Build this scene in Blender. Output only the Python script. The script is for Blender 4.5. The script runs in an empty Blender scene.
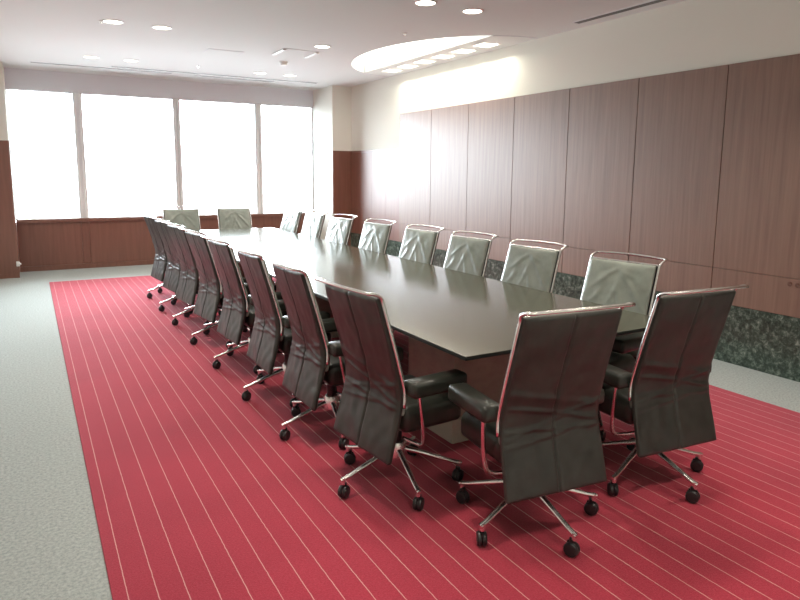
import bpy, bmesh, math, random
from mathutils import Vector, Matrix, noise
random.seed(4)
C = bpy.context.scene.collection
PI = math.pi
scene = bpy.context.scene

# ------------------------------------------------------------------ materials
def new_mat(name):
    m = bpy.data.materials.new(name); m.use_nodes = True
    nt = m.node_tree
    b = nt.nodes['Principled BSDF']
    return m, nt, b

def plain(name, col, rough=0.5, metal=0.0, coat=0.0, coat_r=0.1, spec=0.5):
    m, nt, b = new_mat(name)
    b.inputs['Base Color'].default_value = (*col, 1)
    b.inputs['Roughness'].default_value = rough
    b.inputs['Metallic'].default_value = metal
    b.inputs['Coat Weight'].default_value = coat
    b.inputs['Coat Roughness'].default_value = coat_r
    b.inputs['Specular IOR Level'].default_value = spec
    return m

def node(nt, typ, **kw):
    n = nt.nodes.new(typ)
    for k, v in kw.items(): setattr(n, k, v)
    return n

def coords(nt, scale):
    t = node(nt, 'ShaderNodeTexCoord'); mp = node(nt, 'ShaderNodeMapping')
    mp.inputs['Scale'].default_value = scale
    nt.links.new(t.outputs['Object'], mp.inputs['Vector'])
    return mp.outputs['Vector']

def noise_ramp(nt, vec, scale, stops, detail=6.0, rough=0.6, dist=0.0):
    n = node(nt, 'ShaderNodeTexNoise')
    n.inputs['Scale'].default_value = scale; n.inputs['Detail'].default_value = detail
    n.inputs['Roughness'].default_value = rough; n.inputs['Distortion'].default_value = dist
    nt.links.new(vec, n.inputs['Vector'])
    r = node(nt, 'ShaderNodeValToRGB')
    el = r.color_ramp.elements
    el[0].position, el[0].color = stops[0][0], (*stops[0][1], 1)
    el[1].position, el[1].color = stops[-1][0], (*stops[-1][1], 1)
    for p, c in stops[1:-1]:
        e = el.new(p); e.color = (*c, 1)
    nt.links.new(n.outputs['Fac'], r.inputs['Fac'])
    return n, r

def bump(nt, b, height, strength, dist=0.002):
    bp = node(nt, 'ShaderNodeBump')
    bp.inputs['Strength'].default_value = strength; bp.inputs['Distance'].default_value = dist
    nt.links.new(height, bp.inputs['Height']); nt.links.new(bp.outputs['Normal'], b.inputs['Normal'])

def wood(name, c1, c2, scale, rough, coat=0.0, coat_r=0.15, bs=0.05):
    m, nt, b = new_mat(name)
    v = coords(nt, scale)
    n, r = noise_ramp(nt, v, 1.0, [(0.3, c1), (0.5, tuple((a + d) / 2 for a, d in zip(c1, c2))), (0.72, c2)], 8, 0.62, 0.25)
    nt.links.new(r.outputs['Color'], b.inputs['Base Color'])
    b.inputs['Roughness'].default_value = rough
    b.inputs['Coat Weight'].default_value = coat; b.inputs['Coat Roughness'].default_value = coat_r
    bump(nt, b, n.outputs['Fac'], bs)
    return m

M_wall = plain('white_plaster', (0.80, 0.79, 0.72), 0.75, spec=0.2)
M_ceil = plain('ceiling_paint', (0.80, 0.825, 0.82), 0.85, spec=0.2)
M_valance = plain('valance_grey', (0.72, 0.73, 0.78), 0.6)
M_mullion = plain('mullion_white', (0.85, 0.86, 0.86), 0.4)
M_frame_dark = plain('vent_grey', (0.12, 0.12, 0.12), 0.5)
M_white = plain('fitting_white', (0.82, 0.81, 0.79), 0.45)
M_black = plain('vent_black', (0.03, 0.03, 0.03), 0.6)
M_panel = wood('panel_wood', (0.180, 0.098, 0.068), (0.262, 0.155, 0.110), (26, 26, 1.1), 0.44, 0.36, 0.38)
M_wood2 = wood('wainscot_wood', (0.165, 0.066, 0.044), (0.225, 0.096, 0.066), (26, 26, 1.3), 0.42, 0.4, 0.3)
M_seam = plain('panel_joint', (0.03, 0.014, 0.010), 0.7)
M_chrome = plain('chrome', (0.88, 0.88, 0.87), 0.26, 1.0)
M_plastic = plain('caster_black', (0.018, 0.018, 0.020), 0.38)
M_brass = plain('lock_bronze', (0.16, 0.085, 0.06), 0.4, 0.6)
M_edge = plain('table_edge', (0.012, 0.011, 0.010), 0.3)
M_plinth = plain('plinth_cream', (0.52, 0.48, 0.40), 0.5)

# grey carpet
M_carpet, nt, b = new_mat('grey_carpet')
v = coords(nt, (1, 1, 1))
n, r = noise_ramp(nt, v, 70, [(0.30, (0.27, 0.30, 0.295)), (0.70, (0.49, 0.53, 0.52))], 4, 0.7)
nt.links.new(r.outputs['Color'], b.inputs['Base Color']); b.inputs['Roughness'].default_value = 1.0
b.inputs['Specular IOR Level'].default_value = 0.1
n2 = node(nt, 'ShaderNodeTexNoise'); n2.inputs['Scale'].default_value = 260; nt.links.new(v, n2.inputs['Vector'])
bump(nt, b, n2.outputs['Fac'], 0.5, 0.004)

# red striped carpet : cream pin stripes running along y, every 95 mm
M_red, nt, b = new_mat('red_pinstripe_carpet')
v = coords(nt, (1, 1, 1))
n, r = noise_ramp(nt, v, 130, [(0.28, (0.30, 0.024, 0.046)), (0.72, (0.46, 0.046, 0.080))], 4, 0.7)
nb, rb = noise_ramp(nt, v, 1.7, [(0.3, (0.90, 0.90, 0.90)), (0.7, (1.05, 1.05, 1.05))], 3, 0.5)
mul = node(nt, 'ShaderNodeMix', data_type='RGBA', blend_type='MULTIPLY'); mul.inputs['Factor'].default_value = 1
nt.links.new(r.outputs['Color'], mul.inputs['A']); nt.links.new(rb.outputs['Color'], mul.inputs['B'])
sep = node(nt, 'ShaderNodeSeparateXYZ'); nt.links.new(v, sep.inputs[0])
def math_node(op, a, bv):
    k = node(nt, 'ShaderNodeMath', operation=op)
    for i, s in enumerate((a, bv)):
        if s is None: continue
        if isinstance(s, (int, float)): k.inputs[i].default_value = s
        else: nt.links.new(s, k.inputs[i])
    return k.outputs[0]
wob = node(nt, 'ShaderNodeTexNoise'); wob.inputs['Scale'].default_value = 40; nt.links.new(v, wob.inputs['Vector'])
xs = math_node('ADD', sep.outputs['X'], math_node('MULTIPLY', math_node('SUBTRACT', wob.outputs['Fac'], 0.5), 0.004))
fr = math_node('FRACT', math_node('DIVIDE', math_node('ADD', xs, 9.5 - 0.223 + 0.0475), 0.0949), None)
dd = math_node('ABSOLUTE', math_node('SUBTRACT', fr, 0.5), None)
mask = math_node('LESS_THAN', dd, 0.019)
mix = node(nt, 'ShaderNodeMix', data_type='RGBA')
nt.links.new(math_node('MULTIPLY', mask, 0.7), mix.inputs['Factor'])
nt.links.new(mul.outputs['Result'], mix.inputs['A']); mix.inputs['B'].default_value = (0.72, 0.44, 0.42, 1)
nt.links.new(mix.outputs['Result'], b.inputs['Base Color']); b.inputs['Roughness'].default_value = 1.0
b.inputs['Sheen Weight'].default_value = 0.18; b.inputs['Sheen Roughness'].default_value = 0.5
b.inputs['Specular IOR Level'].default_value = 0.1
n2 = node(nt, 'ShaderNodeTexNoise'); n2.inputs['Scale'].default_value = 320; nt.links.new(v, n2.inputs['Vector'])
bump(nt, b, n2.outputs['Fac'], 0.5, 0.003)

# dark green marble
M_marble, nt, b = new_mat('green_marble')
v = coords(nt, (1, 1, 1))
n, r = noise_ramp(nt, v, 24.0, [(0.34, (0.014, 0.022, 0.017)), (0.50, (0.050, 0.074, 0.058)), (0.60, (0.15, 0.19, 0.155)), (0.72, (0.44, 0.47, 0.41))], 10, 0.78, 0.35)
nt.links.new(r.outputs['Color'], b.inputs['Base Color']); b.inputs['Roughness'].default_value = 0.22

# table top: dark stained veneer, grain along the table
M_table, nt, b = new_mat('dark_table_veneer')
v = coords(nt, (60, 1.6, 1))
n, r = noise_ramp(nt, v, 1.0, [(0.3, (0.060, 0.060, 0.043)), (0.7, (0.092, 0.092, 0.067))], 8, 0.65, 0.2)
nt.links.new(r.outputs['Color'], b.inputs['Base Color']); b.inputs['Roughness'].default_value = 0.14
bump(nt, b, n.outputs['Fac'], 0.06, 0.001)
M_pedestal = wood('pedestal_wood', (0.34, 0.25, 0.21), (0.44, 0.33, 0.28), (9, 9, 20), 0.4, 0.2)

def leather(name, c1, c2, rough, sheen=0.0):
    m, nt, b = new_mat(name)
    v = coords(nt, (1, 1, 1))
    n, r = noise_ramp(nt, v, 9, [(0.3, c1), (0.7, c2)], 4, 0.6)
    nt.links.new(r.outputs['Color'], b.inputs['Base Color']); b.inputs['Roughness'].default_value = rough
    g = node(nt, 'ShaderNodeTexVoronoi'); g.inputs['Scale'].default_value = 260; nt.links.new(v, g.inputs['Vector'])
    bump(nt, b, g.outputs['Distance'], 0.12, 0.001)
    return m
M_back = leather('brown_black_leather', (0.024, 0.024, 0.021), (0.042, 0.041, 0.036), 0.38)
M_front = leather('grey_green_leather', (0.25, 0.285, 0.25), (0.34, 0.375, 0.335), 0.28)
M_seat = leather('black_green_leather', (0.020, 0.022, 0.018), (0.036, 0.038, 0.031), 0.30)

def emis(name, col, s):
    m = bpy.data.materials.new(name); m.use_nodes = True; nt = m.node_tree
    nt.nodes.remove(nt.nodes['Principled BSDF'])
    e = node(nt, 'ShaderNodeEmission'); e.inputs['Color'].default_value = (*col, 1); e.inputs['Strength'].default_value = s
    nt.links.new(e.outputs[0], nt.nodes['Material Output'].inputs['Surface'])
    return m
M_lamp = emis('lamp_glow', (1.0, 0.93, 0.80), 6.0)
M_cove = emis('cove_diffuser', (1.0, 0.97, 0.86), 2.2)
M_square = emis('square_diffuser', (1.0, 0.95, 0.82), 2.0)

M_glass = bpy.data.materials.new('window_glass'); M_glass.use_nodes = True
nt = M_glass.node_tree; nt.nodes.remove(nt.nodes['Principled BSDF'])
tr = node(nt, 'ShaderNodeBsdfTransparent'); tr.inputs['Color'].default_value = (0.96, 0.98, 0.98, 1)
gl = node(nt, 'ShaderNodeBsdfGlossy'); gl.inputs['Roughness'].default_value = 0.02
fz = node(nt, 'ShaderNodeFresnel'); fz.inputs['IOR'].default_value = 1.45
mx = node(nt, 'ShaderNodeMixShader')
nt.links.new(fz.outputs[0], mx.inputs[0]); nt.links.new(tr.outputs[0], mx.inputs[1]); nt.links.new(gl.outputs[0], mx.inputs[2])
nt.links.new(mx.outputs[0], nt.nodes['Material Output'].inputs['Surface'])

# ------------------------------------------------------------------ mesh helpers
def obj(name, bm, mats, parent=None, smooth=False, auto=None):
    me = bpy.data.meshes.new(name)
    bmesh.ops.recalc_face_normals(bm, faces=bm.faces[:])
    bm.to_mesh(me); bm.free()
    if not isinstance(mats, (list, tuple)): mats = [mats]
    for m in mats: me.materials.append(m)
    if smooth or auto:
        for p in me.polygons: p.use_smooth = True
        if auto:
            me.set_sharp_from_angle(angle=math.radians(auto))
    o = bpy.data.objects.new(name, me); C.objects.link(o)
    if parent is not None: o.parent = parent
    return o

def tag(o, label, cat, group=None):
    o['label'] = label; o['category'] = cat
    if group: o['group'] = group
    return o

def struct(o):
    o['kind'] = 'structure'; return o

def thing(name, label, cat, loc=(0, 0, 0), rz=0.0, group=None):
    o = bpy.data.objects.new(name, None); C.objects.link(o)
    o.empty_display_size = 0.1
    o.location = loc; o.rotation_euler = (0, 0, rz)
    return tag(o, label, cat, group)

def box(bm, lo, hi, bev=0.0, seg=2, mat=0):
    lo, hi = Vector(lo), Vector(hi)
    r = bmesh.ops.create_cube(bm, size=1.0)
    vs = r['verts']
    for v in vs:
        v.co = Vector(((lo[i] + hi[i]) / 2 + v.co[i] * (hi[i] - lo[i])) for i in range(3))
    fs = list({f for v in vs for f in v.link_faces})
    for f in fs: f.material_index = mat
    if bev > 0:
        es = list({e for v in vs for e in v.link_edges})
        rb = bmesh.ops.bevel(bm, geom=es, offset=bev, segments=seg, profile=0.5, affect='EDGES')
        for f in rb['faces']: f.material_index = mat
    return bm

def boxes(*args):
    bm = bmesh.new()
    for a in args: box(bm, *a)
    return bm

def tube(bm, pts, rad, n=10, cap=True, flat=1.0, upv=None):
    """sweep a circle (or ellipse: flat scales the 2nd axis) along pts"""
    pts = [Vector(p) for p in pts]
    rads = rad if isinstance(rad, (list, tuple)) else [rad] * len(pts)
    prev = None; rings = []
    up = Vector(upv) if upv else None
    for i, p in enumerate(pts):
        t = (pts[min(i + 1, len(pts) - 1)] - pts[max(i - 1, 0)]).normalized()
        if up is not None: a = up - t * up.dot(t)
        elif prev is None:
            a = Vector((0, 0, 1)) if abs(t.z) < 0.9 else Vector((1, 0, 0)); a = a - t * a.dot(t)
        else: a = prev - t * prev.dot(t)
        a.normalize(); prev = a; bq = t.cross(a)
        ring = []
        for k in range(n):
            th = 2 * PI * k / n
            ring.append(bm.verts.new(p + a * (math.cos(th) * rads[i] * flat) + bq * (math.sin(th) * rads[i])))
        rings.append(ring)
    for i in range(len(rings) - 1):
        for k in range(n):
            bm.faces.new((rings[i][k], rings[i][(k + 1) % n], rings[i + 1][(k + 1) % n], rings[i + 1][k]))
    if cap:
        bm.faces.new(rings[0]); bm.faces.new(rings[-1])
    return bm

def smooth_path(ctrl, n=6):
    """Catmull-Rom through control points"""
    c = [Vector(p) for p in ctrl]; c = [c[0] * 2 - c[1]] + c + [c[-1] * 2 - c[-2]]
    out = []
    for i in range(1, len(c) - 2):
        for k in range(n):
            t = k / n
            out.append(0.5 * ((2 * c[i]) + (c[i + 1] - c[i - 1]) * t + (2 * c[i - 1] - 5 * c[i] + 4 * c[i + 1] - c[i + 2]) * t * t
                              + (3 * c[i] - c[i - 1] - 3 * c[i + 1] + c[i + 2]) * t ** 3))
    out.append(c[-2]); return out

def disc(bm, cx, cy, z, r, n=28, mat=0):
    f = bm.faces.new([bm.verts.new((cx + r * math.cos(2 * PI * k / n), cy + r * math.sin(2 * PI * k / n), z)) for k in range(n)])
    f.material_index = mat

def lathe(bm, prof, n=28, off=(0, 0, 0), axis='z', cap=True):
    rings = []
    for r, z in prof:
        ring = []
        for k in range(n):
            a = 2 * PI * k / n
            q = (r * math.cos(a), r * math.sin(a), z) if axis == 'z' else (r * math.cos(a), z, r * math.sin(a))
            ring.append(bm.verts.new(Vector(q) + Vector(off)))
        rings.append(ring)
    for i in range(len(rings) - 1):
        for k in range(n):
            bm.faces.new((rings[i][k], rings[i][(k + 1) % n], rings[i + 1][(k + 1) % n], rings[i + 1][k]))
    if cap:
        bm.faces.new(rings[0]); bm.faces.new(rings[-1])
    return bm

# ------------------------------------------------------------------ dimensions (metres, from the photograph)
XL, XR, XW = -0.52, 4.845, 4.875       # left wall, panel face, plaster face
YF, YB = 11.067, -2.4                  # window wall, wall behind the viewer
ZC = 2.946
YP = 8.50                              # far end of the tall panels
Y_PIL_R, Y_PIL_L = 10.22, 10.485       # pier faces
X_PIL_R, X_PIL_L = 4.52, -0.19
ZS, ZW = 0.778, 2.66                   # sill, window head
ZPT, ZM, ZWA = 2.369, 0.472, 1.872     # tall panel top, marble top, low wainscot top

# ------------------------------------------------------------------ shell
floor = struct(obj('floor', boxes(((XL - 0.3, YB - 0.3, -0.10), (XW + 0.3, YF + 0.35, 0.0))), M_carpet))

# ceiling with the half-oval cut
OX, OY, OA, OB, OXC = XR, 7.19, 1.17, 1.66, 4.36
bm = bmesh.new()
def quad(p, mat=0):
    f = bm.faces.new([bm.verts.new(q) for q in p]); f.material_index = mat
ya = OB * math.sqrt(1 - ((OX - OXC) / OA) ** 2)
N = 48
arc = []
for k in range(N + 1):
    th = -math.acos((OX - OXC) / OA) + 2 * math.acos((OX - OXC) / OA) * k / N
    arc.append((OX - OA * math.cos(th), OY + OB * math.sin(th)))
x0, x1 = XL - 0.3, XW + 0.3
quad([(x0, YB - 0.3, ZC), (x1, YB - 0.3, ZC), (x1, arc[0][1], ZC), (x0, arc[0][1], ZC)])
quad([(x0, arc[-1][1], ZC), (x1, arc[-1][1], ZC), (x1, YF + 0.35, ZC), (x0, YF + 0.35, ZC)])
quad([(OXC, arc[0][1], ZC), (x1, arc[0][1], ZC), (x1, arc[-1][1], ZC), (OXC, arc[-1][1], ZC)])
ZR = ZC + 0.16
for (ax, ay), (bx, by) in zip(arc[:-1], arc[1:]):
    quad([(x0, ay, ZC), (ax, ay, ZC), (bx, by, ZC), (x0, by, ZC)])
    quad([(ax, ay, ZC), (bx, by, ZC), (bx, by, ZR), (ax, ay, ZR)])
    quad([(ax, ay, ZR), (bx, by, ZR), (OXC, by, ZR), (OXC, ay, ZR)])
quad([(OXC, arc[0][1], ZC), (OXC, arc[-1][1], ZC), (OXC, arc[-1][1], ZR), (OXC, arc[0][1], ZR)])
# roof slab above, so that the ceiling has a back
box(bm, (x0, YB - 0.3, ZC + 0.25), (x1, YF + 0.35, ZC + 0.35))
ceiling = struct(obj('ceiling', bm, M_ceil))
# fine rim that carries the oval on to the wall
bm = bmesh.new()
pts = []
t0 = math.acos((OX - OXC) / OA)
for k in range(15):
    th = -PI / 2 + (PI / 2 - t0) * k / 14
    pts.append((OX - OA * math.cos(th), OY + OB * math.sin(th), ZC))
tube(bm, pts, 0.006, 6)
pts = [(p[0], 2 * OY - p[1], p[2]) for p in pts]
tube(bm, pts, 0.006, 6)
struct(obj('trim_1', bm, M_valance))

# right wall: plaster with tall wood panels on a marble plinth
wr = struct(obj('wall_right', boxes(((XW, YB - 0.3, 0), (XW + 0.2, YF + 0.35, ZC))), M_wall))
seams = [YP, 7.63, 6.765, 5.88, 5.015, 4.15, 3.285, 2.42, 1.555, 0.69, -0.175, -1.04, -1.905, YB]
ZH = 0.757
for a, b_ in zip(seams[:-1], seams[1:]):
    bm = boxes(((XR, b_ + 0.003, ZM + 0.002), (XW + 0.01, a - 0.003, ZH - 0.0015), 0.0015, 1),
               ((XR, b_ + 0.003, ZH + 0.0015), (XW + 0.01, a - 0.003, ZPT), 0.0015, 1))
    obj('wood_panel', bm, M_panel, wr)
    if b_ < 2.7 < a or b_ < 2.6 < a:
        pass
obj('panel_backing', boxes(((XR + 0.012, YB, ZM), (XW + 0.005, YP - 0.004, ZPT - 0.004))), M_seam, wr)
obj('marble_plinth', boxes(((XR, YB, 0), (XW + 0.01, Y_PIL_R, ZM))), M_marble, wr)
for yy, zz in ((2.655, 0.715), (2.60, 0.712)):
    bm = bmesh.new()
    lathe(bm, [(0.0165, 0), (0.0165, 0.004), (0.011, 0.006), (0.006, 0.004)], 18)
    k = obj('panel_lock', bm, M_brass, wr, auto=40)
    k.rotation_euler = (0, -PI / 2, 0); k.location = (XR, yy, zz)
# low wainscot between tall panels and pier
ys = [YP, 8.94, 9.42, 9.90, Y_PIL_R]
for a, b_ in zip(ys[:-1], ys[1:]):
    obj('wainscot_panel', boxes(((XR + 0.012, a + 0.002, ZM), (XW + 0.01, b_ - 0.002, ZWA - 0.03), 0.001, 1)), M_wood2, wr)
obj('wainscot_cap', boxes(((XR + 0.004, YP, ZWA - 0.028), (XW + 0.01, Y_PIL_R, ZWA))), M_wood2, wr)
obj('panel_backing', boxes(((XR + 0.020, YP, ZM), (XW + 0.004, Y_PIL_R, ZWA - 0.03))), M_seam, wr)

# piers beside the windows
pr = struct(obj('wall_back_right', boxes(((X_PIL_R, Y_PIL_R, 0), (XW, YF + 0.2, ZC))), M_wall))
obj('wainscot_panel', boxes(((X_PIL_R - 0.004, Y_PIL_R - 0.012, 0.0), (XW, Y_PIL_R + 0.02, ZWA), 0.002, 1)), M_wood2, pr)
pl = struct(obj('wall_back_left', boxes(((XL - 0.2, Y_PIL_L, 0), (X_PIL_L, YF + 0.2, ZC))), M_wall))
obj('wainscot_panel', boxes(((XL - 0.1, Y_PIL_L - 0.012, 0.06), (X_PIL_L + 0.004, Y_PIL_L + 0.02, ZWA + 0.03), 0.002, 1)), M_wood2, pl)
obj('wainscot_panel', boxes(((X_PIL_L - 0.02, Y_PIL_L - 0.010, 0.06), (X_PIL_L + 0.010, YF, ZS), 0.002, 1)), M_wood2, pl)
obj('skirting', boxes(((XL - 0.1, Y_PIL_L - 0.016, 0.0), (X_PIL_L + 0.008, Y_PIL_L + 0.02, 0.062), 0.002, 1)), M_wood2, pl)
struct(obj('wall_left', boxes(((XL - 0.2, YB - 0.3, 0), (XL, Y_PIL_L, ZC))), M_wall))
struct(obj('wall_front', boxes(((XL - 0.2, YB - 0.2, 0), (XW, YB, ZC))), M_wall))

# window wall: wainscot, sill, valance, four windows
wb = struct(obj('wall_back', boxes(((X_PIL_L - 0.1, YF + 0.03, 0), (X_PIL_R + 0.1, YF + 0.2, ZS - 0.02)),
                                   ((X_PIL_L - 0.1, YF + 0.03, ZW + 0.02), (X_PIL_R + 0.1, YF + 0.2, ZC))), M_wall))
divs = [(0.681, 0.777), (2.125, 2.207), (3.475, 3.563)]
edges_x = [X_PIL_L] + [(a + b_) / 2 for a, b_ in divs] + [X_PIL_R]
for a, b_ in zip(edges_x[:-1], edges_x[1:]):
    l = a if a == X_PIL_L else a + 0.055
    r_ = b_ if b_ == X_PIL_R else b_ - 0.055
    obj('wainscot_panel', boxes(((l, YF, 0.075), (r_, YF + 0.04, ZS - 0.055), 0.001, 1)), M_wood2, wb)
for a, b_ in divs:
    m_ = (a + b_) / 2
    obj('wainscot_stile', boxes(((m_ - 0.053, YF + 0.006, 0.075), (m_ + 0.053, YF + 0.04, ZS - 0.055), 0.001, 1)), M_wood2, wb)
struct(obj('baseboard_back', boxes(((X_PIL_L, YF - 0.012, 0), (X_PIL_R, YF + 0.04, 0.073), 0.003, 1)), M_wood2))
obj('sill', boxes(((X_PIL_L, YF - 0.03, ZS - 0.053), (X_PIL_R, YF + 0.2, ZS), 0.004, 2)), M_wood2, wb)
obj('valance', boxes(((X_PIL_L, YF - 0.01, ZW), (X_PIL_R, YF + 0.06, ZC))), M_valance, wb)
xe = [X_PIL_L, divs[0], divs[1], divs[2], X_PIL_R]
spans = [(X_PIL_L + 0.0, divs[0][0]), (divs[0][1], divs[1][0]), (divs[1][1], divs[2][0]), (divs[2][1], X_PIL_R)]
for i, (a, b_) in enumerate(spans):
    bm = bmesh.new(); t = 0.014
    y0, y1 = YF + 0.03, YF + 0.10
    box(bm, (a, y0, ZS), (a + t, y1, ZW)); box(bm, (b_ - t, y0, ZS), (b_, y1, ZW))
    box(bm, (a + t, y0, ZS), (b_ - t, y1, ZS + 0.012)); box(bm, (a + t, y0, ZW - 0.012), (b_ - t, y1, ZW))
    w = struct(obj('window_%d' % (i + 1), bm, M_mullion))
    obj('pane', boxes(((a + t, YF + 0.06, ZS + 0.012), (b_ - t, YF + 0.066, ZW - 0.012))), M_glass, w)
for i, (a, b_) in enumerate(divs):
    struct(obj('trim_%d' % (i + 2), boxes(((a, YF, ZS), (a + 0.03, YF + 0.14, ZW), 0.003, 1), ((b_ - 0.03, YF, ZS), (b_, YF + 0.14, ZW), 0.003, 1),
               ((a + 0.028, YF + 0.03, ZS), (b_ - 0.028, YF + 0.14, ZW))), M_mullion))

# small pale catch on the edge of the left pier
bm = boxes(((-0.022, -0.03, -0.035), (0.022, 0.0, 0.035), 0.005, 2), ((0.006, -0.045, -0.012), (0.040, -0.01, 0.012), 0.004, 2))
o = obj('wall_catch', bm, M_white, auto=40); o.location = (X_PIL_L - 0.002, Y_PIL_L - 0.012, 0.20)
tag(o, 'small pale catch low on the edge of the left wood clad pier', 'catch')

# ------------------------------------------------------------------ carpet inlay
rug = obj('carpet', boxes(((0.163, 0.90, 0.0), (4.185, 9.821, 0.008), 0.003, 1)), M_red)
tag(rug, 'large red carpet with thin cream pinstripes under the conference table', 'carpet')

# ------------------------------------------------------------------ table
TX0, TX1, TY0, TY1, TZ = 1.587, 2.985, 2.197, 8.90, 0.72
tb = thing('conference_table', 'long dark stained conference table ringed by leather chairs', 'table', (2.286, 5.55, 0.008))
def T(x, y, z): return (x - 2.286, y - 5.55, z - 0.008)
bm = bmesh.new()
box(bm, T(TX0, TY0, TZ - 0.018), T(TX1, TY1, TZ), 0.0012, 1, 0)
bm.normal_update()
for f in bm.faces: f.material_index = 0 if f.normal.z > 0.95 else 1     # dark lipped edge
o = obj('tabletop', bm, [M_table, M_edge], tb)
bm = bmesh.new()
lo = [T(TX0 + 0.006, TY0 + 0.006, TZ - 0.018), T(TX1 - 0.006, TY0 + 0.006, TZ - 0.018), T(TX1 - 0.006, TY1 - 0.006, TZ - 0.018), T(TX0 + 0.006, TY1 - 0.006, TZ - 0.018)]
hi = [T(TX0 + 0.10, TY0 + 0.10, TZ - 0.05), T(TX1 - 0.10, TY0 + 0.10, TZ - 0.05), T(TX1 - 0.10, TY1 - 0.10, TZ - 0.05), T(TX0 + 0.10, TY1 - 0.10, TZ - 0.05)]
va = [bm.verts.new(p) for p in lo]; vb = [bm.verts.new(p) for p in hi]
for k in range(4): bm.faces.new((va[k], va[(k + 1) % 4], vb[(k + 1) % 4], vb[k]))
bm.faces.new(va); bm.faces.new(vb)
obj('underside', bm, M_edge, tb)
for yc in (3.085, 5.55, 8.015):
    bm = bmesh.new()
    box(bm, T(1.975, yc - 0.25, 0.15), T(2.597, yc + 0.25, TZ - 0.05), 0.004, 2)
    p = obj('pedestal', bm, M_pedestal, tb)
    obj('plinth', boxes((T(1.958, yc - 0.267, 0.008), T(2.614, yc + 0.267, 0.15), 0.004, 2)), M_plinth, p)

# ------------------------------------------------------------------ chair
def lerp_prof(z, tab):
    for (z0, a), (z1, b_) in zip(tab[:-1], tab[1:]):
        if z <= z1:
            t = max(0.0, (z - z0) / (z1 - z0)); return a + (b_ - a) * t
    return tab[-1][1]
BACK = [(0.226, 0.218), (0.30, 0.200), (0.42, 0.166), (0.47, 0.155), (0.51, 0.150), (0.55, 0.153), (0.60, 0.164), (0.70, 0.190), (0.85, 0.234), (0.972, 0.270)]
WID = [(0.226, 0.248), (0.40, 0.243), (0.52, 0.238), (0.70, 0.234), (0.972, 0.230)]
def bx(z): return -lerp_prof(z, BACK)
def wz(z): return lerp_prof(z, WID)

def wrinkle_back(y, z):
    d = 0.0
    # broad horizontal folds around the bend
    for zc, sl, amp, sg in ((0.545, 0.20, 0.0040, 0.0075), (0.515, -0.26, 0.0045, 0.0065), (0.480, 0.06, 0.0040, 0.007), (0.450, -0.10, 0.0030, 0.007), (0.600, 0.22, 0.0026, 0.014)):
        q = z - zc - sl * y - 0.012 * noise.noise(Vector((y * 7, zc * 30, 1.3)))
        d += 2.0 * amp * math.exp(-(q / sg) ** 2) * (0.55 + 0.8 * noise.noise(Vector((y * 9, zc * 50, 4.1))))
    d += 0.0045 * noise.noise(Vector((y * 6, z * 5, 9.0))) + 0.0032 * noise.noise(Vector((y * 22, z * 16, 2.0)))
    d += 0.009 * (1 - abs(y) / 0.24) - 0.011 * math.exp(-(y / 0.0055) ** 2)                 # centre seam
    return d
def wrinkle_front(y, z):
    d = 0.007 * (1 - (y / 0.23) ** 2) * (1 if z < 0.93 else max(0, (0.985 - z) / 0.055))
    for y0, z0, ang, amp, ln in ((-0.10, 0.86, 0.9, 0.006, 0.16), (0.09, 0.84, -0.8, 0.006, 0.16), (-0.02, 0.76, 0.35, 0.007, 0.18), (0.04, 0.74, -0.45, 0.007, 0.18),
                                 (-0.14, 0.74, 0.7, 0.005, 0.14), (0.15, 0.76, -0.75, 0.005, 0.14), (0.0, 0.66, 0.0, 0.005, 0.15), (-0.06, 0.90, 1.15, 0.004, 0.10), (0.06, 0.90, -1.2, 0.004, 0.10)):
        u = (y - y0) * math.cos(ang) - (z - z0) * math.sin(ang); w = (y - y0) * math.sin(ang) + (z - z0) * math.cos(ang)
        d += amp * math.exp(-(u / 0.010) ** 2 - (w / (ln * 0.5)) ** 2)
    d += 0.0035 * noise.noise(Vector((y * 14, z * 9, 5.0))) + 0.002 * noise.noise(Vector((y * 30, z * 24, 8.0)))
    return d

def slab(zs, xb, xf, wfun, rad, fb=None, ff=None, seam=False):
    """closed cushion: rounded-rectangle rings stacked along z; xb/xf = rear/front x of z"""
    bm = bmesh.new(); rings = []
    for i, z in enumerate(zs):
        k = min(i, len(zs) - 1 - i)
        e = [0.55, 0.82, 0.95, 1.0][k] if k < 4 else 1.0     # soften the ends
        x0_, x1_ = xb(z), xf(z); xm = (x0_ + x1_) / 2; h = (x1_ - x0_) / 2 * e
        w = wfun(z) - rad * (1 - e)
        x0_, x1_ = xm - h, xm + h; r = min(rad, h * 0.95)
        ys = [-(w - r) + 2 * (w - r) * t / 30 for t in range(31)]
        if seam: ys = sorted(ys + [-0.009, -0.0045, 0.0045, 0.009])
        ring = []
        for y in ys: ring.append((x0_ - (fb(y, z) * (0 if k < 2 else 1) if fb else 0), y))
        for t in range(1, 5):
            a = PI / 2 * t / 5; ring.append((x0_ + r - r * math.cos(a), (w - r) + r * math.sin(a)))
        for t in range(0, 5):
            a = PI / 2 * t / 5; ring.append((x1_ - r + r * math.sin(a), (w - r) + r * math.cos(a)))
        for y in reversed(ys): ring.append((x1_ + (ff(y, z) * (0 if k < 2 else 1) if ff else 0), y))
        for t in range(1, 5):
            a = PI / 2 * t / 5; ring.append((x1_ - r + r * math.cos(a), -(w - r) - r * math.sin(a)))
        for t in range(0, 5):
            a = PI / 2 * t / 5; ring.append((x0_ + r - r * math.sin(a), -(w - r) - r * math.cos(a)))
        rings.append([bm.verts.new((p[0], p[1], z)) for p in ring])
    n = len(rings[0])
    for i in range(len(rings) - 1):
        for k in range(n):
            bm.faces.new((rings[i][k], rings[i][(k + 1) % n], rings[i + 1][(k + 1) % n], rings[i + 1][k]))
    bm.faces.new(rings[0]); bm.faces.new(rings[-1])
    return bm

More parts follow.
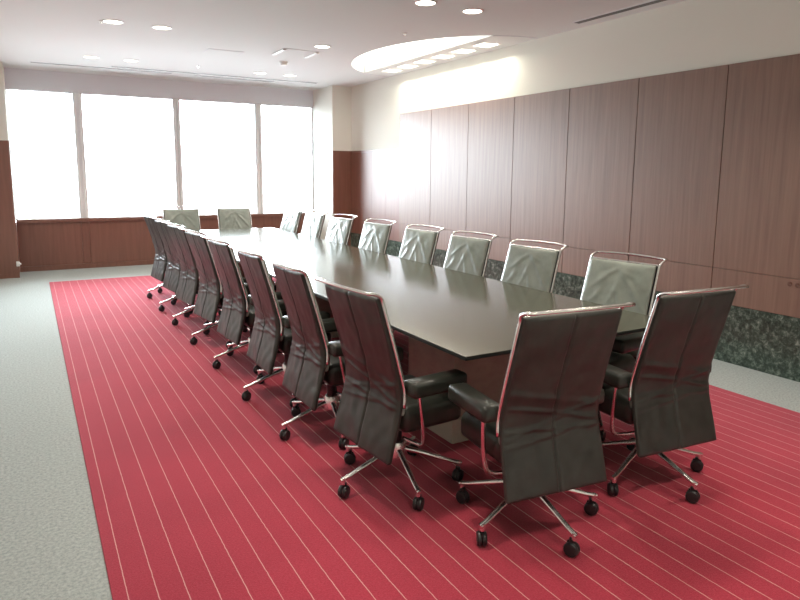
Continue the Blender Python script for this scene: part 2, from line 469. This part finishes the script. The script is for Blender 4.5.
def zlist(a, b_, n):
    return [a, a + 0.003, a + 0.008, a + 0.016] + [a + 0.016 + (b_ - a - 0.032) * k / n for k in range(1, n)] + [b_ - 0.016, b_ - 0.008, b_ - 0.003, b_]

LABELS = []
chair0 = thing('conference_chair', 'x', 'chair', group='leather conference chairs around the table')
obj('back_cover', slab(zlist(0.226, 0.972, 105), bx, lambda z: bx(z) + 0.026, wz, 0.010, wrinkle_back, None, True), M_back, chair0, smooth=True)
obj('backrest', slab(zlist(0.43, 0.966, 50), lambda z: bx(z) + 0.027, lambda z: bx(z) + 0.048, lambda z: wz(z) - 0.008, 0.012, None, wrinkle_front), M_front, chair0, smooth=True)

# chrome back frame: up both sides, kicked back and bowed across above the leather
side = []
for s in (1, -1):
    pth = [(bx(z) + 0.026, s * (wz(z) + 0.004), z) for z in (0.47, 0.55, 0.65, 0.75, 0.85, 0.92, 0.960)]
    pth += [(bx(0.972) + 0.018, s * (wz(0.97) + 0.009), 0.980), (bx(0.972) - 0.012, s * (wz(0.97) + 0.010), 0.994), (bx(0.972) - 0.040, s * (wz(0.97) + 0.009), 0.999)]
    side.append(pth)
bow = []
for k in range(1, 20):
    t = -1 + 2 * k / 20
    bow.append((bx(0.972) - 0.040 - 0.026 * (1 - t * t), -t * (wz(0.97) + 0.009), 0.999 + 0.006 * (1 - t * t)))
full = smooth_path(side[0], 4) + bow + list(reversed(smooth_path(side[1], 4)))
bm = bmesh.new(); tube(bm, full, 0.0075, 10)
obj('back_frame', bm, M_chrome, chair0, smooth=True)
bm = bmesh.new(); tube(bm, [(bx(0.972) + 0.034, y, 0.970) for y in (-0.228, -0.1, 0.0, 0.1, 0.228)], 0.0065, 8)
obj('top_rail', bm, M_chrome, chair0, auto=50)

# seat
bm = bmesh.new()
box(bm, (-0.110, -0.218, 0.322), (0.245, 0.218, 0.452), 0.045, 5)
bmesh.ops.subdivide_edges(bm, edges=bm.edges[:], cuts=2, use_grid_fill=True)
for v in bm.verts:
    v.co.z += 0.004 * noise.noise(Vector((v.co.x * 12, v.co.y * 10, 3))) + (0.010 * (1 - (v.co.y / 0.24) ** 2) * (1 - ((v.co.x - 0.08) / 0.2) ** 2) if v.co.z > 0.42 else 0)
    if v.co.x > 0.2: v.co.z -= 0.18 * (v.co.x - 0.2)
obj('seat', bm, M_seat, chair0, smooth=True)

# armrests on chrome struts
for s in (1, -1):
    bm = bmesh.new()
    box(bm, (-0.118, 0.207 if s > 0 else -0.304, 0.520), (0.192, 0.304 if s > 0 else -0.207, 0.592), 0.021, 4)
    for v in bm.verts: v.co.z += 0.02 * max(0, v.co.x) * (1 if v.co.z > 0.56 else 0)
    obj('armrest', bm, M_seat, chair0, smooth=True)
    bm = bmesh.new()
    tube(bm, smooth_path([(-0.068, s * 0.272, 0.526), (-0.055, s * 0.264, 0.46), (-0.020, s * 0.238, 0.345), (0.006, s * 0.208, 0.268), (0.022, s * 0.168, 0.236), (0.025, s * 0.110, 0.226), (0.020, s * 0.030, 0.224)], 6), 0.0110, 10, flat=0.75)
    obj('arm_strut', bm, M_chrome, chair0, smooth=True)
    
bm = bmesh.new()
lathe(bm, [(0.026, 0.20), (0.026, 0.295), (0.05, 0.30), (0.05, 0.315)], 20)
box(bm, (-0.10, -0.085, 0.308), (0.14, 0.085, 0.330), 0.006, 2)
obj('gas_column', bm, M_plastic, chair0, auto=40)
bm = bmesh.new()
lathe(bm, [(0.030, 0.125), (0.044, 0.132), (0.046, 0.178), (0.038, 0.205), (0.027, 0.21)], 24)
obj('base_hub', bm, M_chrome, chair0, auto=40)
for k in range(5):
    a = PI + k * 2 * PI / 5
    ca, sa = math.cos(a), math.sin(a)
    def L(r, t, z): return (ca * r - sa * t, sa * r + ca * t, z)
    bm = bmesh.new()
    tube(bm, [L(0.035, 0, 0.168), L(0.10, 0, 0.152), L(0.18, 0, 0.128), L(0.27, 0, 0.101), L(0.306, 0, 0.093), L(0.320, 0, 0.091)],
         [0.015, 0.0145, 0.013, 0.0115, 0.0115, 0.009], 12, flat=0.85)
    tube(bm, [L(0.306, 0, 0.100), L(0.306, 0, 0.070)], 0.011, 12)
    leg = obj('leg', bm, M_chrome, chair0, auto=50)
    # twin-wheel caster, swivelled
    sw = a + (0.5, -0.7, 1.0, -0.4, 0.8)[k]
    cs, sn = math.cos(sw), math.sin(sw)
    bm = bmesh.new()
    for sgn in (-1, 1):
        lathe(bm, [(0.010, sgn * 0.002), (0.028, sgn * 0.002), (0.030, sgn * 0.005), (0.030, sgn * 0.014), (0.026, sgn * 0.0195), (0.008, sgn * 0.0215)], 22, axis='y')
    box(bm, (-0.020, -0.005, -0.004), (0.020, 0.005, 0.034), 0.004, 2)
    tube(bm, [(0.0, 0, 0.030), (0.0, 0, 0.044)], 0.012, 10)
    bm.transform(Matrix.Translation(L(0.306, 0, 0.030)) @ Matrix.Rotation(sw, 4, 'Z') @ Matrix.Translation((-0.008, 0, 0)))
    obj('caster', bm, M_plastic, leg, auto=40)

def dup(root):
    r = root.copy(); C.objects.link(r)
    for ch in list(root.children):
        c = ch.copy(); C.objects.link(c); c.parent = r
        for g in list(ch.children):
            d = g.copy(); C.objects.link(d); d.parent = c
    return r

ordn = ['nearest the viewer', 'second from the near end', 'third from the near end', 'fourth from the near end', 'fifth from the near end',
        'sixth from the near end', 'seventh from the near end', 'farthest, next to the windows']
chairs = []
left_pos = [(1.478, 2.600, 5, 2), (1.463, 3.350, 0, 6), (1.460, 4.070, 0, 4), (1.463, 4.870, 3, 2), (1.464, 5.670, 6, 0), (1.462, 6.490, 7, 0), (1.462, 7.220, 6, 0), (1.465, 8.050, 5, 3)]
for (x, y, h, tw), w in zip(left_pos, ordn):
    chairs.append((x, y, h, tw, 'dark leather chair along the left side of the table, %s' % w))
right_pos = [(2.905, 2.690, 188.5, 8), (2.906, 3.510, 187, -10), (2.906, 4.290, 187, 14), (2.906, 5.060, 187, 3), (2.906, 5.940, 187, -12), (2.906, 6.840, 187, 5), (2.935, 7.720, 186, 9), (2.906, 8.440, 186, -4)]
for (x, y, h, tw), w in zip(right_pos, ordn):
    chairs.append((x, y, h, tw, 'leather chair along the panelled side of the table, %s' % w))
chairs.append((1.797, 2.008, 84, 2, 'dark leather chair at the near head of the table, left of the two'))
chairs.append((2.588, 2.049, 85, 2, 'dark leather chair at the near head of the table, right of the two'))
chairs.append((1.82, 9.11, -92, 5, 'leather chair at the far head of the table, left of the two'))
chairs.append((2.57, 9.11, -90, -8, 'leather chair at the far head of the table, right of the two'))
for i, (x, y, h, tw, lab) in enumerate(chairs):
    o = chair0 if i == 0 else dup(chair0)
    o.location = (x, y, 0.008); o.rotation_euler = (0, 0, math.radians(h)); o['label'] = lab
    for ch in o.children:                                # the star base swivels under the seat
        if ch.name.split('.')[0] == 'leg': ch.rotation_euler = (0, 0, math.radians(tw))

# ------------------------------------------------------------------ ceiling fittings
def lamp_light(name, loc, size, energy, col, parent=None, spread=105, shape='DISK', rot=(0, 0, 0), size_y=None):
    l = bpy.data.lights.new(name, 'AREA'); l.shape = shape; l.size = size
    if size_y: l.size_y = size_y
    l.energy = energy; l.color = col; l.spread = math.radians(spread)
    o = bpy.data.objects.new(name, l); C.objects.link(o); o.location = loc; o.rotation_euler = rot
    if parent: o.parent = parent
    return o
WARM = (1.0, 0.90, 0.76)
E_DOWN = 5.0
dl = [(0.827, 7.13, 'left one of the pair above the left chairs, nearer row'), (1.287, 7.15, 'right one of the pair above the left chairs, nearer row'),
      (0.811, 9.44, 'left one of the pair near the window end at left'), (1.290, 9.44, 'right one of the pair near the window end at left'),
      (3.076, 9.56, 'left one of the pair by the windows beyond the smoke detector'), (3.538, 9.56, 'right one of the pair by the windows beyond the smoke detector'),
      (3.064, 7.20, 'between the air grille and the oval light recess'),
      (3.054, 4.93, 'left one of the nearest pair at the top edge'), (3.564, 4.95, 'right one of the nearest pair at the top edge')]
bmr = bmesh.new(); lathe(bmr, [(0.082, 0.0), (0.100, 0.0), (0.100, -0.005), (0.088, -0.007), (0.082, -0.001)], 32, cap=False)
bml = bmesh.new(); disc(bml, 0, 0, -0.002, 0.083, 32)
ring0 = lamp0 = None
for x, y, w in dl:
    t = thing('ceiling_downlight', 'round recessed ceiling light, %s' % w, 'ceiling light', (x, y, ZC), 0, 'round recessed ceiling lights')
    if ring0 is None:
        ring0 = obj('trim_ring', bmr, M_white, t, auto=40); lamp0 = obj('lamp', bml, M_lamp, t)
    else:
        for s in (ring0, lamp0):
            c = s.copy(); C.objects.link(c); c.parent = t
    lamp_light('downlight_lamp', (0, 0, -0.012), 0.16, E_DOWN, WARM, t)
for x in (0.83, 1.29, 3.06, 3.56):                      # the same grid carried on over the viewer's end of the room
    for y in (4.93, 2.68, 0.43, -1.8):
        if y > 4 and x > 2: continue
        lamp_light('downlight_lamp', (x, y, ZC - 0.012), 0.16, E_DOWN, WARM)

# oval recess: luminous panel
bm = bmesh.new()
pts = [(x + 0.004, OY + (y - OY) * 0.997) for k, (x, y) in enumerate(arc)]
pts = [(min(x, OXC - 0.004), y) for x, y in pts]
up_ = [bm.verts.new((x, y, ZR - 0.02)) for x, y in pts]; dn_ = [bm.verts.new((x, y, ZR - 0.045)) for x, y in pts]
bm.faces.new(up_); bm.faces.new(dn_)
for k in range(len(up_)): bm.faces.new((up_[k], up_[(k + 1) % len(up_)], dn_[(k + 1) % len(up_)], dn_[k]))
tag(obj('ceiling_light', bm, M_cove), 'large glowing half oval panel recessed in the ceiling by the right wall', 'ceiling light')

sq_words = ['closest to the windows', 'second from the windows', 'third from the windows', 'third from the viewer', 'second from the viewer', 'closest to the viewer']
for k in range(6):
    y = 8.30 - 0.437 * k
    t = thing('square_downlight', 'square ceiling light in the strip beside the oval recess, %s' % sq_words[k], 'ceiling light', (4.60, y, ZC), 0, 'square lights along the oval recess')
    bm = bmesh.new()
    for lo_, hi_ in (((-0.120, -0.125, -0.006), (0.120, -0.115, 0.0)), ((-0.120, 0.115, -0.006), (0.120, 0.125, 0.0)), ((-0.120, -0.115, -0.006), (-0.110, 0.115, 0.0)), ((0.110, -0.115, -0.006), (0.120, 0.115, 0.0))):
        box(bm, lo_, hi_)
    obj('frame', bm, M_white, t)
    obj('diffuser', boxes(((-0.110, -0.115, -0.003), (0.110, 0.115, 0.0))), M_square, t)
    lamp_light('wall_wash_lamp', (0.10, 0, -0.02), 0.14, 4.5, (1.0, 0.95, 0.80), t, 175, 'RECTANGLE', (0, math.radians(25), 0), 0.26)

def slot(x0_, x1_, y, w, lab):
    t = thing('slot_diffuser', lab, 'air vent', ((x0_ + x1_) / 2, y, ZC), 0, 'slot air vents in the ceiling')
    h = (x1_ - x0_) / 2
    obj('frame', boxes(((-h, -w / 2, -0.005), (h, -w / 2 + 0.010, 0)), ((-h, w / 2 - 0.010, -0.005), (h, w / 2, 0)), ((-h, -w / 2 + 0.01, -0.005), (-h + 0.01, w / 2 - 0.01, 0)), ((h - 0.01, -w / 2 + 0.01, -0.005), (h, w / 2 - 0.01, 0))), M_valance, t)
    obj('blade', boxes(((-h + 0.01, -w / 2 + 0.010, -0.0065), (h - 0.01, w / 2 - 0.010, 0))), M_frame_dark, t)
    return t
slot(0.13, 1.97, 10.30, 0.060, 'thin slot air vent in the ceiling above the leftmost window')
slot(1.11, 4.20, 10.10, 0.075, 'longest slot air vent in the ceiling, nearer the viewer than the other window slots')
slot(2.30, 3.55, 10.33, 0.060, 'short slot air vent above the third window')
t = slot(-1.4, 1.4, 0.0, 0.085, 'slot air vent in the ceiling along the right wall near the top edge')
t.location = (4.675, 3.40, ZC); t.rotation_euler = (0, 0, PI / 2)

def outline_panel(name, lab, cat, x0_, x1_, y0_, y1_, bright):
    t = thing(name, lab, cat, ((x0_ + x1_) / 2, (y0_ + y1_) / 2, ZC))
    hx, hy = (x1_ - x0_) / 2, (y1_ - y0_) / 2
    obj('cover', boxes(((-hx, -hy, -0.005), (hx, hy, 0), 0.002, 1)), M_ceil, t)
    w = 0.010
    obj('rim', boxes(((-hx - w, -hy - w, -0.003), (hx + w, -hy, 0)), ((-hx - w, hy, -0.003), (hx + w, hy + w, 0)), ((-hx - w, -hy, -0.003), (-hx, hy, 0)), ((hx, -hy, -0.003), (hx + w, hy, 0))), M_valance, t)
    if bright:
        for s in (-1, 1):
            obj('louvre', boxes(((s * hx - 0.022, -hy + 0.02, -0.018), (s * hx + 0.022, hy - 0.02, -0.005), 0.003, 1)), M_white, t)
    return t
outline_panel('ceiling_hatch', 'flat square access hatch in the ceiling between the left lights and air grille', 'access hatch', 1.97, 2.38, 8.03, 8.29, False)
outline_panel('ceiling_vent', 'square ceiling air grille with two white side slots, beside the smoke detector', 'air vent', 2.73, 3.15, 7.53, 7.96, True)
bm = bmesh.new(); lathe(bm, [(0.058, 0.0), (0.058, -0.012), (0.046, -0.022), (0.040, -0.040), (0.022, -0.046)], 24)
o = obj('smoke_detector', bm, M_white, auto=45); o.location = (3.04, 8.45, ZC); tag(o, 'small round smoke detector in front of the square ceiling grille', 'smoke detector')
for x, y, lab in ((0.723, 7.17, 'tiny pale sprinkler head left of the nearer pair of ceiling lights'), (3.51, 6.07, 'tiny sprinkler head in the ceiling in front of the oval recess'), (2.15, 9.41, 'tiny sprinkler head in the ceiling by the long slot vent')):
    bm = bmesh.new(); lathe(bm, [(0.022, 0.0), (0.022, -0.004), (0.010, -0.006), (0.008, -0.018), (0.014, -0.020), (0.014, -0.023)], 16)
    o = obj('ceiling_sprinkler', bm, M_chrome if x > 1 else M_white, auto=45); o.location = (x, y, ZC); tag(o, lab, 'sprinkler', 'ceiling sprinkler heads')

# ------------------------------------------------------------------ daylight
w = bpy.data.worlds.new('overcast_sky'); scene.world = w; w.use_nodes = True
bg = w.node_tree.nodes['Background']; bg.inputs['Strength'].default_value = 22.0
nt = w.node_tree
tc = node(nt, 'ShaderNodeTexCoord'); sx = node(nt, 'ShaderNodeSeparateXYZ'); rp = node(nt, 'ShaderNodeValToRGB')
nt.links.new(tc.outputs['Generated'], sx.inputs[0]); nt.links.new(sx.outputs['Z'], rp.inputs['Fac'])
# white overcast sky above a paler, dimmer haze over the ground far below the windows
rp.color_ramp.elements[0].position = 0.0; rp.color_ramp.elements[0].color = (0.27, 0.285, 0.30, 1)
rp.color_ramp.elements[1].position = 0.06; rp.color_ramp.elements[1].color = (0.86, 0.93, 1.0, 1)
nt.links.new(rp.outputs['Color'], bg.inputs['Color'])
for a, b_ in spans:                                      # sampling portals in the window openings
    l = bpy.data.lights.new('window_portal', 'AREA'); l.shape = 'RECTANGLE'; l.size = b_ - a; l.size_y = ZW - ZS
    l.cycles.is_portal = True
    o = bpy.data.objects.new('window_portal', l); C.objects.link(o)
    o.location = ((a + b_) / 2, YF + 0.12, (ZW + ZS) / 2); o.rotation_euler = (-PI / 2, 0, 0)

# ------------------------------------------------------------------ camera
cam = bpy.data.cameras.new('camera'); cam.sensor_width = 36.0; cam.sensor_fit = 'HORIZONTAL'
cam.lens = 645.784 * 36 / 800; cam.shift_x = 0.0; cam.shift_y = -(300 - 268.729) / 800
cam.clip_start = 0.05; cam.clip_end = 200
co = bpy.data.objects.new('camera', cam); C.objects.link(co)
Rv = Vector((0.86825656, -0.49604982, 0.00806962)); Uv = Vector((0.06550927, 0.13075643, 0.98924784)); Fv = Vector((0.49177137, 0.8583923, -0.14602599))
m3 = Matrix((Rv, Uv, -Fv)).transposed()
co.matrix_world = Matrix.Translation((0, 0, 1.5)) @ m3.to_4x4()
scene.camera = co

# ------------------------------------------------------------------ render look
vs = scene.view_settings
vs.view_transform = 'Standard'; vs.look = 'None'; vs.exposure = 0.72; vs.gamma = 1.0; vs.use_curve_mapping = False
cy = scene.cycles
cy.max_bounces = 8; cy.diffuse_bounces = 5; cy.glossy_bounces = 4; cy.transparent_max_bounces = 8
cy.caustics_reflective = False; cy.caustics_refractive = False; cy.sample_clamp_indirect = 6.0
